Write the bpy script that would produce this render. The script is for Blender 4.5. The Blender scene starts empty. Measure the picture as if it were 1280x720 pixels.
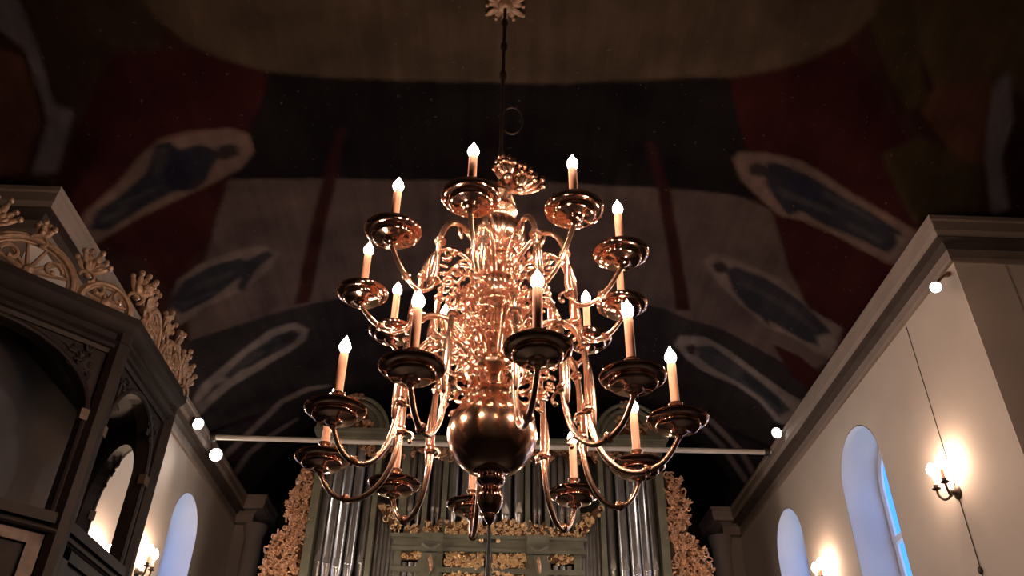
import bpy, math, random
import numpy as np
from mathutils import Vector, Matrix
random.seed(7)
C = bpy.context.scene.collection
EYE = 1.6            # eye height: every h below is metres above the eye
PI = math.pi

# ------------------------------------------------------------------ materials
def nmat(name):
    m = bpy.data.materials.new(name); m.use_nodes = True
    nt = m.node_tree; b = nt.nodes['Principled BSDF']
    return m, nt, b

def simple(name, col, rough=.5, metal=0., noise=0., scale=8., bump=0., spec=None):
    m, nt, b = nmat(name)
    b.inputs['Roughness'].default_value = rough
    b.inputs['Metallic'].default_value = metal
    if spec is not None: b.inputs['Specular IOR Level'].default_value = spec
    b.inputs['Base Color'].default_value = (*col, 1)
    if noise or bump:
        tc = nt.nodes.new('ShaderNodeTexCoord'); n = nt.nodes.new('ShaderNodeTexNoise')
        n.inputs['Scale'].default_value = scale; n.inputs['Detail'].default_value = 5
        nt.links.new(tc.outputs['Object'], n.inputs['Vector'])
        if noise:
            r = nt.nodes.new('ShaderNodeValToRGB')
            r.color_ramp.elements[0].position = .3; r.color_ramp.elements[1].position = .7
            r.color_ramp.elements[0].color = (*[c*(1-noise) for c in col], 1)
            r.color_ramp.elements[1].color = (*[min(1, c*(1+noise)) for c in col], 1)
            nt.links.new(n.outputs['Fac'], r.inputs['Fac']); nt.links.new(r.outputs['Color'], b.inputs['Base Color'])
        if bump:
            bp = nt.nodes.new('ShaderNodeBump'); bp.inputs['Strength'].default_value = bump; bp.inputs['Distance'].default_value = .02
            nt.links.new(n.outputs['Fac'], bp.inputs['Height']); nt.links.new(bp.outputs['Normal'], b.inputs['Normal'])
    return m

def glow(name, col, strength):
    m, nt, b = nmat(name)
    b.inputs['Base Color'].default_value = (*col, 1)
    b.inputs['Emission Color'].default_value = (*col, 1)
    b.inputs['Emission Strength'].default_value = strength
    return m

M = {}
M['brass'] = simple('satin_brass', (1., .63, .47), .27, 1., .05, 30, .03)
M['globe'] = simple('globe_brass', (1., .62, .44), .19, 1., .05, 12, .01)
M['polished'] = simple('polished_brass', (.98, .60, .45), .085, 1., .05, 12, .01)
M['iron'] = simple('dark_iron', (.05, .035, .03), .45, .6, .3, 20)
M['bronze'] = simple('dull_bronze', (.25, .14, .08), .4, .8, .3, 20)
M['candle'] = simple('candle_sleeve', (1., .50, .33), .5)
M['candle'].node_tree.nodes['Principled BSDF'].inputs['Subsurface Weight'].default_value = .0
M['bulb'] = glow('lit_bulb', (1., .66, .46), 255.)
M['sconce_bulb'] = glow('lit_sconce_bulb', (1., .68, .47), 150.)
M['lens'] = glow('lit_lens', (1., .93, .82), 30.)
M['plaster'] = simple('lime_plaster', (.54, .47, .42), .85, 0, .07, 1.6, .12)
M['plaster_dark'] = simple('brown_plaster', (.27, .225, .205), .85, 0, .10, 1.6, .1)
M['plaster_lifted'] = simple('lightened_plaster', (.78, .67, .61), .85, 0, .08, 1.6, .1)  # same plaster, colour lightened to make up for the dim transept light
M['soffit_shade'] = simple('dark_soffit_shade', (.05, .036, .032), .7, 0, .2, 4)  # dark colour stands in for the shade of the cornice groove
M['box_back'] = simple('dark_backing', (.070, .055, .049), .7, 0, .2, 3)  # dark for the shade inside the box and for brass reflections of unseen walls
M['reveal'] = simple('white_plaster', (.74, .72, .70), .8, 0, .05, 2)
M['cornice'] = simple('painted_cornice', (.25, .20, .175), .85, 0, .10, 4, .05)
M['black'] = simple('unlit_black', (.010, .008, .009), .8, 0, .3, 3)  # black colour stands in for the darkness of the unlit end wall
M['floor'] = simple('dark_boards', (.010, .007, .005), .5, 0, .3, 2)
M['wood'] = simple('black_brown_oak', (.015, .010, .009), .55, 0, .35, 6, .08, .25)
M['wood_trim'] = simple('worn_gilt_trim', (.085, .055, .038), .45, .2, .3, 14)
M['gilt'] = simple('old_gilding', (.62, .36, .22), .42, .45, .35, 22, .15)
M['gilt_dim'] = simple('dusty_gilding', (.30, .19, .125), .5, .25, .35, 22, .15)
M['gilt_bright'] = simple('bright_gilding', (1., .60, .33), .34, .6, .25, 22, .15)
M['case'] = simple('grey_green_case_paint', (.17, .17, .125), .5, 0, .25, 5, .05)
M['case_dark'] = simple('dark_case_inside', (.02, .02, .02), .7)
M['tin'] = simple('tin_pipe_metal', (.68, .68, .69), .30, .92, .12, 9)
M['lamp_black'] = simple('spotlight_housing', (.05, .045, .04), .4, .3)
M['frame_white'] = simple('white_window_paint', (.75, .76, .78), .45)
M['steel'] = simple('tie_bar_paint', (.70, .64, .58), .45, 0, .1, 6)
m, nt, b = nmat('window_glass')
nt.nodes.remove(b)
tr = nt.nodes.new('ShaderNodeBsdfTransparent'); tr.inputs[0].default_value = (.93, .97, 1, 1)
gl = nt.nodes.new('ShaderNodeBsdfGlossy'); gl.inputs['Roughness'].default_value = .05
mx = nt.nodes.new('ShaderNodeMixShader'); mx.inputs[0].default_value = .06
nt.links.new(tr.outputs[0], mx.inputs[1]); nt.links.new(gl.outputs[0], mx.inputs[2])
nt.links.new(mx.outputs[0], nt.nodes['Material Output'].inputs['Surface'])
M['glass'] = m

# ------------------------------------------------------------------ mesh builder
class MB:
    def __init__(s): s.v = []; s.f = []
    def add(s, vs, fs):
        k = len(s.v); s.v += [tuple(p) for p in vs]; s.f += [tuple(i+k for i in f) for f in fs]
    def lathe(s, prof, n=24, mat=None, flute=None):
        """prof: (r, z) list; flute(z) -> (count, depth)"""
        vs = []; fs = []
        for r, z in prof:
            fl = flute(z) if flute else None
            for i in range(n):
                a = 2*PI*i/n
                rr = r*(1+fl[1]*(abs(math.cos(a*fl[0]/2))-.5)) if fl else r
                vs.append(Vector((rr*math.cos(a), rr*math.sin(a), z)))
        for j in range(len(prof)-1):
            for i in range(n):
                a, b2 = j*n+i, j*n+(i+1) % n
                fs.append((a, b2, b2+n, a+n))
        fs.append(tuple(range(n-1, -1, -1))); k = (len(prof)-1)*n; fs.append(tuple(k+i for i in range(n)))
        if mat is not None: vs = [mat @ p for p in vs]
        s.add(vs, fs)
    def tube(s, pts, rad, n=8, sub=1, closed=False):
        pts = [Vector(p) for p in pts]
        if not hasattr(rad, '__len__'): rad = [rad]*len(pts)
        if sub > 1:
            P = []; R = []
            L = len(pts); rng = range(L if closed else L-1)
            for i in rng:
                g = (lambda j: pts[j % L]) if closed else (lambda j: pts[max(0, min(L-1, j))])
                p0, p1, p2, p3 = g(i-1), g(i), g(i+1), g(i+2)
                for k in range(sub):
                    t = k/sub
                    P.append(.5*((2*p1)+(p2-p0)*t+(2*p0-5*p1+4*p2-p3)*t*t+(3*p1-p0-3*p2+p3)*t**3))
                    r1 = rad[i]; r2 = rad[(i+1) % L]
                    R.append(r1+(r2-r1)*t)
            if not closed: P.append(pts[-1]); R.append(rad[-1])
            pts, rad = P, R
        L = len(pts); vs = []; fs = []
        T0 = None; N = None
        for i in range(L):
            if closed: t = pts[(i+1) % L]-pts[i-1]
            else: t = pts[min(L-1, i+1)]-pts[max(0, i-1)]
            if t.length < 1e-9: t = Vector((0, 0, 1))
            t.normalize()
            if N is None:
                N = t.orthogonal().normalized()
            else:
                N = (N - t*N.dot(t))
                N = N.normalized() if N.length > 1e-6 else t.orthogonal().normalized()
            B = t.cross(N)
            for k in range(n):
                a = 2*PI*k/n
                vs.append(pts[i]+(N*math.cos(a)+B*math.sin(a))*rad[i])
        for i in range(L if closed else L-1):
            for k in range(n):
                a = i*n+k; b2 = i*n+(k+1) % n
                j = ((i+1) % L)*n
                fs.append((a, b2, j+(k+1) % n, j+k))
        if not closed:
            fs.append(tuple(range(n-1, -1, -1))); fs.append(tuple((L-1)*n+k for k in range(n)))
        s.add(vs, fs)
    def ball(s, c, r, nu=10, nv=6, rot=None):
        c = Vector(c)
        if not hasattr(r, '__len__'): r = (r, r, r)
        vs = []; fs = []
        for j in range(1, nv):
            th = PI*j/nv
            for i in range(nu):
                a = 2*PI*i/nu
                vs.append(Vector((r[0]*math.sin(th)*math.cos(a), r[1]*math.sin(th)*math.sin(a), r[2]*math.cos(th))))
        top = len(vs); vs.append(Vector((0, 0, r[2]))); vs.append(Vector((0, 0, -r[2])))
        for j in range(nv-2):
            for i in range(nu):
                a, b2 = j*nu+i, j*nu+(i+1) % nu
                fs.append((a, a+nu, b2+nu, b2))
        for i in range(nu):
            fs.append((top, i, (i+1) % nu)); fs.append((top+1, (nv-2)*nu+(i+1) % nu, (nv-2)*nu+i))
        if rot is not None: vs = [rot @ p for p in vs]
        s.add([p+c for p in vs], fs)
    def box(s, lo, hi):
        x0, y0, z0 = lo; x1, y1, z1 = hi
        s.add([(x0, y0, z0), (x1, y0, z0), (x1, y1, z0), (x0, y1, z0), (x0, y0, z1), (x1, y0, z1), (x1, y1, z1), (x0, y1, z1)],
              [(3, 2, 1, 0), (4, 5, 6, 7), (0, 1, 5, 4), (1, 2, 6, 5), (2, 3, 7, 6), (3, 0, 4, 7)])
    def prism(s, poly, d0, d1):
        """closed outline (list of Vectors) pushed from offset d0 to d1 (Vectors)"""
        n = len(poly)
        s.add([p+d0 for p in poly]+[p+d1 for p in poly],
              [tuple(range(n-1, -1, -1)), tuple(range(n, 2*n))]+[(i, (i+1) % n, n+(i+1) % n, n+i) for i in range(n)])
    def leaf(s, base, tip, w, up, th=.3):
        base = Vector(base); tip = Vector(tip); d = tip-base; L = d.length
        z = d.normalized(); x = Vector(up).cross(z)
        x = x.normalized() if x.length > 1e-6 else z.orthogonal().normalized()
        y = z.cross(x)
        R = Matrix((x, y, z)).transposed()
        s.ball((base+tip)/2, (w, w*th, L/2), 8, 6, R)
    def build(s, name, mat, parent=None, smooth=True, ang=42):
        me = bpy.data.meshes.new(name); me.from_pydata(s.v, [], s.f); me.update()
        if mat: me.materials.append(mat)
        if smooth:
            me.polygons.foreach_set('use_smooth', [True]*len(me.polygons))
            me.set_sharp_from_angle(angle=math.radians(ang))
        o = bpy.data.objects.new(name, me); C.objects.link(o)
        if parent: o.parent = parent
        return o

def thing(name, label, cat, loc=(0, 0, 0), rz=0, group=None):
    o = bpy.data.objects.new(name, None); C.objects.link(o)
    o.location = loc; o.rotation_euler = (0, 0, rz); o.empty_display_size = .2
    o['label'] = label; o['category'] = cat
    if group: o['group'] = group
    return o
def tag(o, label, cat, group=None):
    o['label'] = label; o['category'] = cat
    if group: o['group'] = group
    return o
def struct(o, label=None):
    o['kind'] = 'structure'
    if label: o['label'] = label
    return o
def W3(x, y, h): return Vector((x, y, h+EYE))

def panel(mb, P0, U, N, u0, u1, z0, z1, ops=(), th=.08, back=True, n=18):
    """upright slab with round-headed openings (ua, ub, sill, spring, apex); U along, N thickness direction"""
    P0 = Vector((P0[0], P0[1], 0)); U = Vector((U[0], U[1], 0)).normalized(); N = Vector((N[0], N[1], 0)).normalized()
    def pt(u, z, d): return P0+U*u+N*d+Vector((0, 0, z))
    def quad(a, b2, c, d): mb.add([a, b2, c, d], [(0, 1, 2, 3)])
    def both(q):
        quad(*[pt(u, z, 0) for u, z in q])
        if back: quad(*[pt(u, z, th) for u, z in reversed(q)])
    cur = u0
    for ua, ub, zs, zp, za in sorted(ops):
        if ua > cur: both([(cur, z0), (ua, z0), (ua, z1), (cur, z1)])
        us = [ua+(ub-ua)*(.5-.5*math.cos(PI*i/n)) for i in range(n+1)]
        c = (ua+ub)/2; hw = (ub-ua)/2
        zt = [zp+(za-zp)*math.sqrt(max(0, 1-((u-c)/hw)**2)) for u in us]
        for i in range(n):
            both([(us[i], zt[i]), (us[i+1], zt[i+1]), (us[i+1], z1), (us[i], z1)])
            if zs > z0: both([(us[i], z0), (us[i+1], z0), (us[i+1], zs), (us[i], zs)])
            quad(pt(us[i], zt[i], 0), pt(us[i], zt[i], th), pt(us[i+1], zt[i+1], th), pt(us[i+1], zt[i+1], 0))
        for u in (ua, ub): quad(pt(u, zs, 0), pt(u, zp, 0), pt(u, zp, th), pt(u, zs, th))
        quad(pt(ua, zs, 0), pt(ub, zs, 0), pt(ub, zs, th), pt(ua, zs, th))
        cur = ub
    if u1 > cur: both([(cur, z0), (u1, z0), (u1, z1), (cur, z1)])
    if back:
        for u in (u0, u1): quad(pt(u, z0, 0), pt(u, z1, 0), pt(u, z1, th), pt(u, z0, th))
        for z in (z0, z1): quad(pt(u0, z, 0), pt(u1, z, 0), pt(u1, z, th), pt(u0, z, th))

def arch_line(P0, U, ua, ub, zs, zp, za, off=(0, 0), n=16):
    P0 = Vector((P0[0], P0[1], 0)); U = Vector((U[0], U[1], 0)).normalized(); O = Vector((off[0], off[1], 0))
    c = (ua+ub)/2; hw = (ub-ua)/2
    L = [P0+U*ua+O+Vector((0, 0, zs))]
    for i in range(n+1):
        a = PI-PI*i/n
        L.append(P0+U*(c+hw*math.cos(a))+O+Vector((0, 0, zp+(za-zp)*math.sin(a))))
    L.append(P0+U*ub+O+Vector((0, 0, zs)))
    return L

def sweep(mb, path, prof, side):
    """mitred moulding: path of (x, y), prof of (offset, z) closed; side=+1 offsets to the left of travel"""
    path = [Vector((p[0], p[1])) for p in path]; n = len(path); m = len(prof); vs = []
    for i in range(n):
        ds = []
        if i > 0: ds.append((path[i]-path[i-1]).normalized())
        if i < n-1: ds.append((path[i+1]-path[i]).normalized())
        ns = [Vector((-d.y, d.x))*side for d in ds]
        nn = ns[0] if len(ns) == 1 else (ns[0]+ns[1]).normalized()
        k = 1/max(.3, nn.dot(ns[0]))
        for o, z in prof:
            q = path[i]+nn*o*k; vs.append((q.x, q.y, z))
    fs = []
    for i in range(n-1):
        for j in range(m):
            a = i*m+j; b2 = i*m+(j+1) % m
            fs.append((a, b2, b2+m, a+m))
    fs.append(tuple(range(m-1, -1, -1))); fs.append(tuple((n-1)*m+j for j in range(m)))
    mb.add(vs, fs)

def inside(p, poly):
    x, y = p; c = False; j = len(poly)-1
    for i in range(len(poly)):
        xi, yi = poly[i]; xj, yj = poly[j]
        if (yi > y) != (yj > y) and x < (xj-xi)*(y-yi)/(yj-yi)+xi: c = not c
        j = i
    return c

def carving(mb, poly, frame, n, size, depth, rnd):
    """acanthus and scroll relief filling an outline; frame(u, w, d) -> Vector"""
    us = [p[0] for p in poly]; ws = [p[1] for p in poly]; k = 0; tries = 0
    while k < n and tries < n*30:
        tries += 1
        u = rnd.uniform(min(us), max(us)); w = rnd.uniform(min(ws), max(ws))
        if not inside((u, w), poly): continue
        k += 1
        s = size*rnd.uniform(.6, 1.2); a = rnd.uniform(0, 2*PI)
        if rnd.random() < .4:
            sg = rnd.choice((-1, 1)); pts = []; rr = []
            for i in range(14):
                t = i/13; r = s*(1-.75*t); q = a+sg*t*4.6
                pts.append(frame(u+r*math.cos(q), w+r*math.sin(q), depth*(.3+.5*t))); rr.append(size*.22*(1-.45*t))
            mb.tube(pts, rr, 6)
            mb.ball(pts[-1], size*.24, 6, 4)
        else:
            for q in (-.5, 0, .5):
                b0 = frame(u, w, depth*.25); t0 = frame(u+s*1.3*math.cos(a+q), w+s*1.3*math.sin(a+q), depth*rnd.uniform(.4, .9))
                mb.leaf(b0, t0, size*.26, frame(0, 0, 1)-frame(0, 0, 0), .6)

# ------------------------------------------------------------------ the room
WX = 3.65; YC = 5.21; YE = 12.3; YB = -1.85; XT = 7.0
def zc(x, y):
    n = 5.5-1.15*(x/3.6)**2; t = 5.5-1.15*((y-1.71)/3.6)**2
    k = .35*np.clip((YC-y)/1.2, 0, 1)*np.clip(3.6-np.abs(x), 0, 1)      # the groins are softened
    return np.where(y > YC, n, np.where(np.abs(x) > 3.6, t, (n+t+np.sqrt((n-t)**2+k*k))/2))

PAINT = {'base': (0.0217, 0.0104, 0.0098),
         'base_brown': (0.0244, 0.0163, 0.0118),
         'dullblue': (0.0942, 0.0897, 0.1063),
         'rust': (0.0573, 0.0266, 0.0217),
         'red': (0.0214, 0.0064, 0.0071),
         'olive': (0.0301, 0.0225, 0.0136),
         'ochre': (0.0469, 0.0339, 0.0212),
         'cream': (0.0509, 0.0372, 0.0279),
         'black': (0.0071, 0.0059, 0.0066),
         'grey': (0.054, 0.0388, 0.0383),
         'slate': (0.0151, 0.013, 0.015),  # lightened to take in the bloom of the chandelier lamps
         'strip': (0.0193, 0.0073, 0.0076),
         'halo': (0.0834, 0.0573, 0.0515),
         'blue': (0.0142, 0.0138, 0.0189),
         'face': (0.0174, 0.0136, 0.0156),
         'navy': (0.011, 0.0111, 0.0189),
         'halo2': (0.0834, 0.0644, 0.0618),
         'blue2': (0.0173, 0.0172, 0.0221),
         'halo3': (0.0959, 0.0791, 0.0788),
         'grey2': (0.0242, 0.024, 0.0278),
         'dark2': (0.0135, 0.0136, 0.0163),
         'fold': (0.0252, 0.0238, 0.029)}
MURAL=[
    ('base_brown',[(-3.50,3.71),(-3.15,3.70),(-2.81,3.71),(-2.48,3.73),(-2.59,4.24),(-2.82,4.62),(-3.09,5.06),(-3.47,5.22),(-3.65,5.21),(-3.63,4.82),(-3.59,4.44),(-3.55,4.07)]),
    ('dullblue',[(-3.72,3.72),(-3.50,3.81),(-3.46,4.14),(-3.45,4.52),(-3.30,4.55),(-3.38,4.71),(-3.53,5.00),(-3.74,5.03),(-3.52,4.64),(-3.56,4.14),(-3.80,3.93)]),
    ('rust',[(-3.91,4.10),(-3.60,4.19),(-3.58,4.64),(-3.80,5.01),(-4.20,5.08),(-4.06,4.58)]),
    ('red',[(-2.88,4.15),(-2.33,4.24),(-1.88,4.49),(-1.96,4.79),(-2.09,5.05),(-2.19,5.36),(-2.37,5.53),(-2.71,6.22),(-2.81,6.28),(-3.18,6.75),(-3.23,6.26),(-3.50,5.66),(-3.65,5.21),(-3.33,4.72),(-3.02,4.27)]),
    ('red',[(1.79,4.40),(2.29,4.16),(2.59,3.95),(2.91,4.29),(3.34,4.71),(3.47,5.17),(3.49,5.71),(3.55,6.54),(3.45,7.32),(3.04,6.67),(2.72,6.31),(2.49,5.80),(2.32,5.60),(2.07,5.01)]),
    ('olive',[(2.68,3.78),(2.74,3.52),(2.90,3.51),(3.10,3.93),(3.28,4.31),(3.15,4.37),(2.92,4.12)]),
    ('ochre',[(2.90,3.51),(3.34,3.47),(3.79,3.45),(3.97,3.86),(4.14,4.28),(3.71,4.12),(3.30,4.19),(3.10,3.93)]),
    ('rust',[(3.30,4.19),(3.71,4.12),(3.93,4.75),(3.63,4.70),(3.24,4.37)]),
    ('olive',[(3.02,4.69),(3.29,4.54),(3.87,4.76),(3.92,5.11),(3.41,5.17)]),
    ('dullblue',[(3.72,4.15),(3.81,4.06),(3.98,4.40),(3.98,4.69),(4.17,5.04),(4.05,5.10),(3.86,4.70)]),
    ('cream',[(-2.67,3.62),(-2.65,3.86),(-2.54,4.03),(-2.40,4.17),(-2.17,4.33),(-1.88,4.48),(-1.31,4.65),(-0.89,4.72),(-0.44,4.76),(0.01,4.77),(0.58,4.71),(1.14,4.60),(1.80,4.40),(2.29,4.16),(2.56,3.96),(2.69,3.77),(2.72,3.42),(2.37,3.45),(2.03,3.49),(1.68,3.53),(1.33,3.58),(0.97,3.63),(0.60,3.68),(0.22,3.71),(-0.16,3.72),(-0.53,3.72),(-0.91,3.71),(-1.27,3.70),(-1.63,3.67),(-1.98,3.64),(-2.32,3.62)]),
    ('black',[(-1.88,4.48),(-1.31,4.65),(-0.89,4.72),(-0.44,4.76),(0.01,4.77),(0.58,4.71),(1.14,4.60),(1.80,4.40),(2.08,5.00),(2.33,5.60),(2.19,5.63),(1.47,5.79),(1.03,5.89),(0.58,5.95),(0.12,5.99),(-0.37,5.99),(-0.85,5.94),(-1.32,5.85),(-1.87,5.71),(-2.37,5.53),(-2.12,5.07),(-1.98,4.76)]),
    ('grey',[(-2.39,5.52),(-1.88,5.71),(-1.32,5.85),(-0.85,5.94),(-0.37,5.99),(0.12,5.99),(0.58,5.95),(1.03,5.89),(1.47,5.79),(2.19,5.63),(2.47,5.66),(2.79,6.32),(3.10,6.76),(3.51,7.18),(3.40,7.81),(2.99,7.75),(2.47,7.66),(2.14,7.69),(1.87,7.62),(0.91,7.75),(-0.01,7.83),(-0.91,7.76),(-1.61,7.69),(-2.15,7.66),(-2.76,7.65),(-3.21,7.62),(-3.16,7.27),(-2.90,6.67),(-2.71,6.22)]),
    ('slate',[(-3.21,7.62),(-2.76,7.65),(-2.15,7.66),(-1.61,7.69),(-0.91,7.76),(-0.01,7.83),(0.91,7.75),(1.87,7.62),(2.14,7.69),(2.47,7.66),(2.99,7.75),(3.40,7.81),(3.69,7.99),(3.62,9.04),(3.53,10.31),(3.42,11.89),(2.88,11.44),(1.73,11.44),(0.91,11.63),(0.06,11.56),(-0.67,11.70),(-1.39,11.66),(-2.06,11.44),(-2.66,11.77),(-3.58,12.11),(-3.72,10.33),(-3.82,8.93),(-3.90,7.81)]),
    ('black',[(-3.69,12.63),(-3.36,11.51),(-3.00,10.97),(-2.61,10.45),(-2.12,10.23),(-1.50,10.35),(-0.75,10.53),(0.04,10.52),(0.94,10.44),(1.78,10.11),(2.51,10.11),(2.99,10.45),(3.33,10.81),(3.48,12.46),(2.89,13.47),(2.18,14.44),(1.32,15.27),(0.36,15.72),(-0.64,15.75),(-1.59,15.29),(-2.42,14.50),(-3.11,13.57)]),
    ('strip',[(-1.42,5.16),(-1.36,5.17),(-1.57,5.97),(-1.80,6.75),(-2.06,7.64),(-2.21,7.60),(-1.94,6.71),(-1.70,5.94)]),
    ('strip',[(1.28,5.25),(1.36,5.23),(1.60,5.81),(1.85,6.61),(2.13,7.52),(1.99,7.58),(1.72,6.65),(1.49,5.85)]),
    ('halo',[(-3.56,5.57),(-3.42,5.37),(-3.13,5.18),(-2.95,5.00),(-2.77,4.90),(-2.53,4.90),(-2.24,4.96),(-2.12,5.07),(-2.13,5.26),(-2.27,5.43),(-2.53,5.52),(-2.79,5.58),(-3.09,5.64),(-3.35,5.73),(-3.54,5.80)]),
    ('blue',[(-3.47,5.60),(-3.36,5.41),(-3.17,5.33),(-2.94,5.18),(-2.81,4.93),(-2.70,4.94),(-2.65,5.05),(-2.50,5.05),(-2.42,5.12),(-2.39,5.24),(-2.49,5.37),(-2.56,5.47),(-2.69,5.54),(-2.81,5.48),(-3.06,5.55),(-3.35,5.68)]),
    ('face',[(-2.39,5.13),(-2.28,5.12),(-2.23,5.17),(-2.25,5.27),(-2.36,5.30),(-2.42,5.25)]),
    ('navy',[(-2.77,5.03),(-2.61,5.10),(-2.57,5.31),(-2.74,5.49),(-2.85,5.44),(-2.85,5.23)]),
    ('halo2',[(-3.26,7.06),(-3.08,6.62),(-2.86,6.50),(-2.56,6.45),(-2.30,6.50),(-2.19,6.67),(-2.28,6.86),(-2.49,7.02),(-2.72,7.13),(-3.02,7.18),(-3.24,7.32)]),
    ('blue2',[(-3.23,6.94),(-3.05,6.67),(-2.80,6.58),(-2.53,6.58),(-2.50,6.66),(-2.39,6.61),(-2.27,6.59),(-2.25,6.68),(-2.38,6.78),(-2.45,6.84),(-2.50,6.94),(-2.61,7.12),(-2.66,7.04),(-2.59,6.87),(-2.89,7.06),(-3.17,7.14)]),
    ('halo3',[(-3.62,8.92),(-3.32,8.46),(-2.86,8.15),(-2.49,7.92),(-2.24,7.93),(-2.14,8.13),(-2.20,8.34),(-2.42,8.50),(-2.76,8.65),(-3.07,8.75),(-3.32,8.92),(-3.59,9.17)]),
    ('grey2',[(-3.47,8.85),(-3.21,8.57),(-2.80,8.24),(-2.48,8.08),(-2.28,8.05),(-2.23,8.18),(-2.31,8.31),(-2.49,8.39),(-2.81,8.52),(-3.12,8.57),(-3.35,8.78)]),
    ('dark2',[(-3.24,8.70),(-3.02,8.49),(-2.81,8.37),(-2.62,8.19),(-2.49,8.21),(-2.62,8.43),(-2.81,8.48),(-3.08,8.58)]),
    ('face',[(-2.42,8.10),(-2.32,8.08),(-2.27,8.19),(-2.35,8.30),(-2.44,8.25)]),
    ('halo3',[(-3.67,10.32),(-3.36,10.07),(-3.02,9.77),(-2.68,9.45),(-2.34,9.37),(-2.10,9.47),(-2.11,9.54),(-2.34,9.49),(-2.66,9.56),(-2.99,9.89),(-3.34,10.22),(-3.65,10.48)]),
    ('halo3',[(-3.58,10.90),(-3.24,10.39),(-2.96,10.19),(-2.57,10.03),(-2.58,10.12),(-2.95,10.32),(-3.22,10.53),(-3.54,11.02)]),
    ('halo3',[(-3.51,8.74),(-3.30,8.48),(-2.93,8.49),(-2.70,8.60),(-2.71,8.65),(-2.93,8.58),(-3.27,8.59),(-3.49,8.91)]),
    ('halo',[(2.03,5.22),(2.06,5.12),(2.27,5.03),(2.51,4.99),(2.73,5.06),(2.94,5.14),(3.20,5.20),(3.51,5.27),(3.53,5.74),(3.24,5.72),(2.97,5.67),(2.70,5.65),(2.55,5.69),(2.37,5.58),(2.16,5.43)]),
    ('blue',[(2.28,5.14),(2.34,5.10),(2.49,5.10),(2.68,5.13),(2.89,5.21),(3.15,5.27),(3.42,5.35),(3.41,5.63),(3.18,5.62),(2.89,5.61),(2.67,5.54),(2.60,5.65),(2.47,5.52),(2.35,5.38)]),
    ('navy',[(2.47,5.18),(2.62,5.15),(2.78,5.25),(2.75,5.49),(2.60,5.51)]),
    ('face',[(2.17,5.24),(2.22,5.16),(2.29,5.18),(2.33,5.28),(2.27,5.33),(2.20,5.32)]),
    ('halo2',[(2.08,6.64),(2.16,6.48),(2.43,6.48),(2.80,6.52),(3.11,6.75),(3.43,6.80),(3.48,7.32),(3.35,7.37),(3.18,7.30),(2.87,7.31),(2.60,7.17),(2.29,6.93)]),
    ('blue2',[(2.31,6.66),(2.39,6.57),(2.68,6.59),(3.01,6.70),(3.36,6.92),(3.38,7.22),(3.21,7.27),(2.86,7.19),(2.87,7.29),(2.78,7.19),(2.63,7.14),(2.43,6.94)]),
    ('face',[(2.18,6.66),(2.24,6.56),(2.32,6.60),(2.32,6.72),(2.24,6.76)]),
    ('halo3',[(2.09,8.26),(2.12,8.04),(2.36,7.91),(2.65,7.99),(2.99,8.15),(3.31,8.27),(3.53,8.30),(3.55,8.88),(3.38,8.93),(3.14,8.71),(2.84,8.59),(2.48,8.58),(2.27,8.46)]),
    ('grey2',[(2.33,8.12),(2.45,8.02),(2.66,8.12),(2.95,8.25),(3.29,8.43),(3.45,8.55),(3.39,8.80),(3.12,8.60),(2.88,8.51),(2.56,8.45),(2.38,8.34)]),
    ('dark2',[(2.82,8.26),(3.01,8.32),(3.30,8.47),(3.37,8.63),(3.16,8.56),(2.91,8.43)]),
    ('face',[(2.21,8.22),(2.27,8.11),(2.34,8.17),(2.34,8.33),(2.26,8.33)]),
    ('halo3',[(2.40,9.49),(2.80,9.53),(3.27,9.91),(3.58,10.41),(3.56,10.52),(3.25,10.04),(2.80,9.67),(2.42,9.59)]),
    ('halo3',[(2.63,9.69),(3.05,10.00),(3.54,10.62),(3.51,10.76),(3.02,10.13),(2.64,9.81)]),
    ('red',[(2.98,7.55),(3.25,7.54),(3.52,7.67),(3.51,8.04),(3.28,7.93)]),
    ('fold',[(-2.81,4.98),(-2.72,5.00),(-2.82,5.23),(-2.92,5.26)]),
    ('fold',[(-3.19,5.39),(-2.86,5.36),(-2.90,5.39),(-3.22,5.49)]),
    ('fold',[(-3.37,5.51),(-3.13,5.49),(-3.17,5.53),(-3.39,5.59)]),
    ('face',[(-2.72,5.46),(-2.60,5.42),(-2.57,5.49),(-2.69,5.55)]),
    ('fold',[(-3.06,6.80),(-2.63,6.72),(-2.63,6.80),(-3.06,6.91)]),
    ('fold',[(-3.15,6.96),(-2.83,6.95),(-2.90,7.02),(-3.15,7.06)]),
    ('fold',[(2.45,5.35),(2.89,5.41),(2.89,5.46),(2.46,5.45)]),
    ('fold',[(2.76,5.21),(3.20,5.32),(3.20,5.38),(2.77,5.29)]),
    ('fold',[(3.03,5.46),(3.32,5.51),(3.31,5.57),(3.02,5.53)]),
    ('halo2',[(3.36,5.39),(3.44,5.37),(3.52,5.46),(3.46,5.64),(3.39,5.62),(3.44,5.50)]),
    ('fold',[(2.49,6.73),(2.94,6.85),(2.94,6.93),(2.49,6.84)]),
    ('fold',[(2.85,6.78),(3.27,6.97),(3.27,7.06),(2.85,6.89)]),
    ('halo3',[(3.28,7.10),(3.35,6.98),(3.44,7.04),(3.46,7.23),(3.36,7.27)]),
    ('fold',[(2.49,8.11),(2.87,8.28),(2.87,8.36),(2.48,8.22)]),
    ('fold',[(-3.10,8.49),(-2.64,8.25),(-2.62,8.33),(-3.07,8.59)])]

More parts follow.
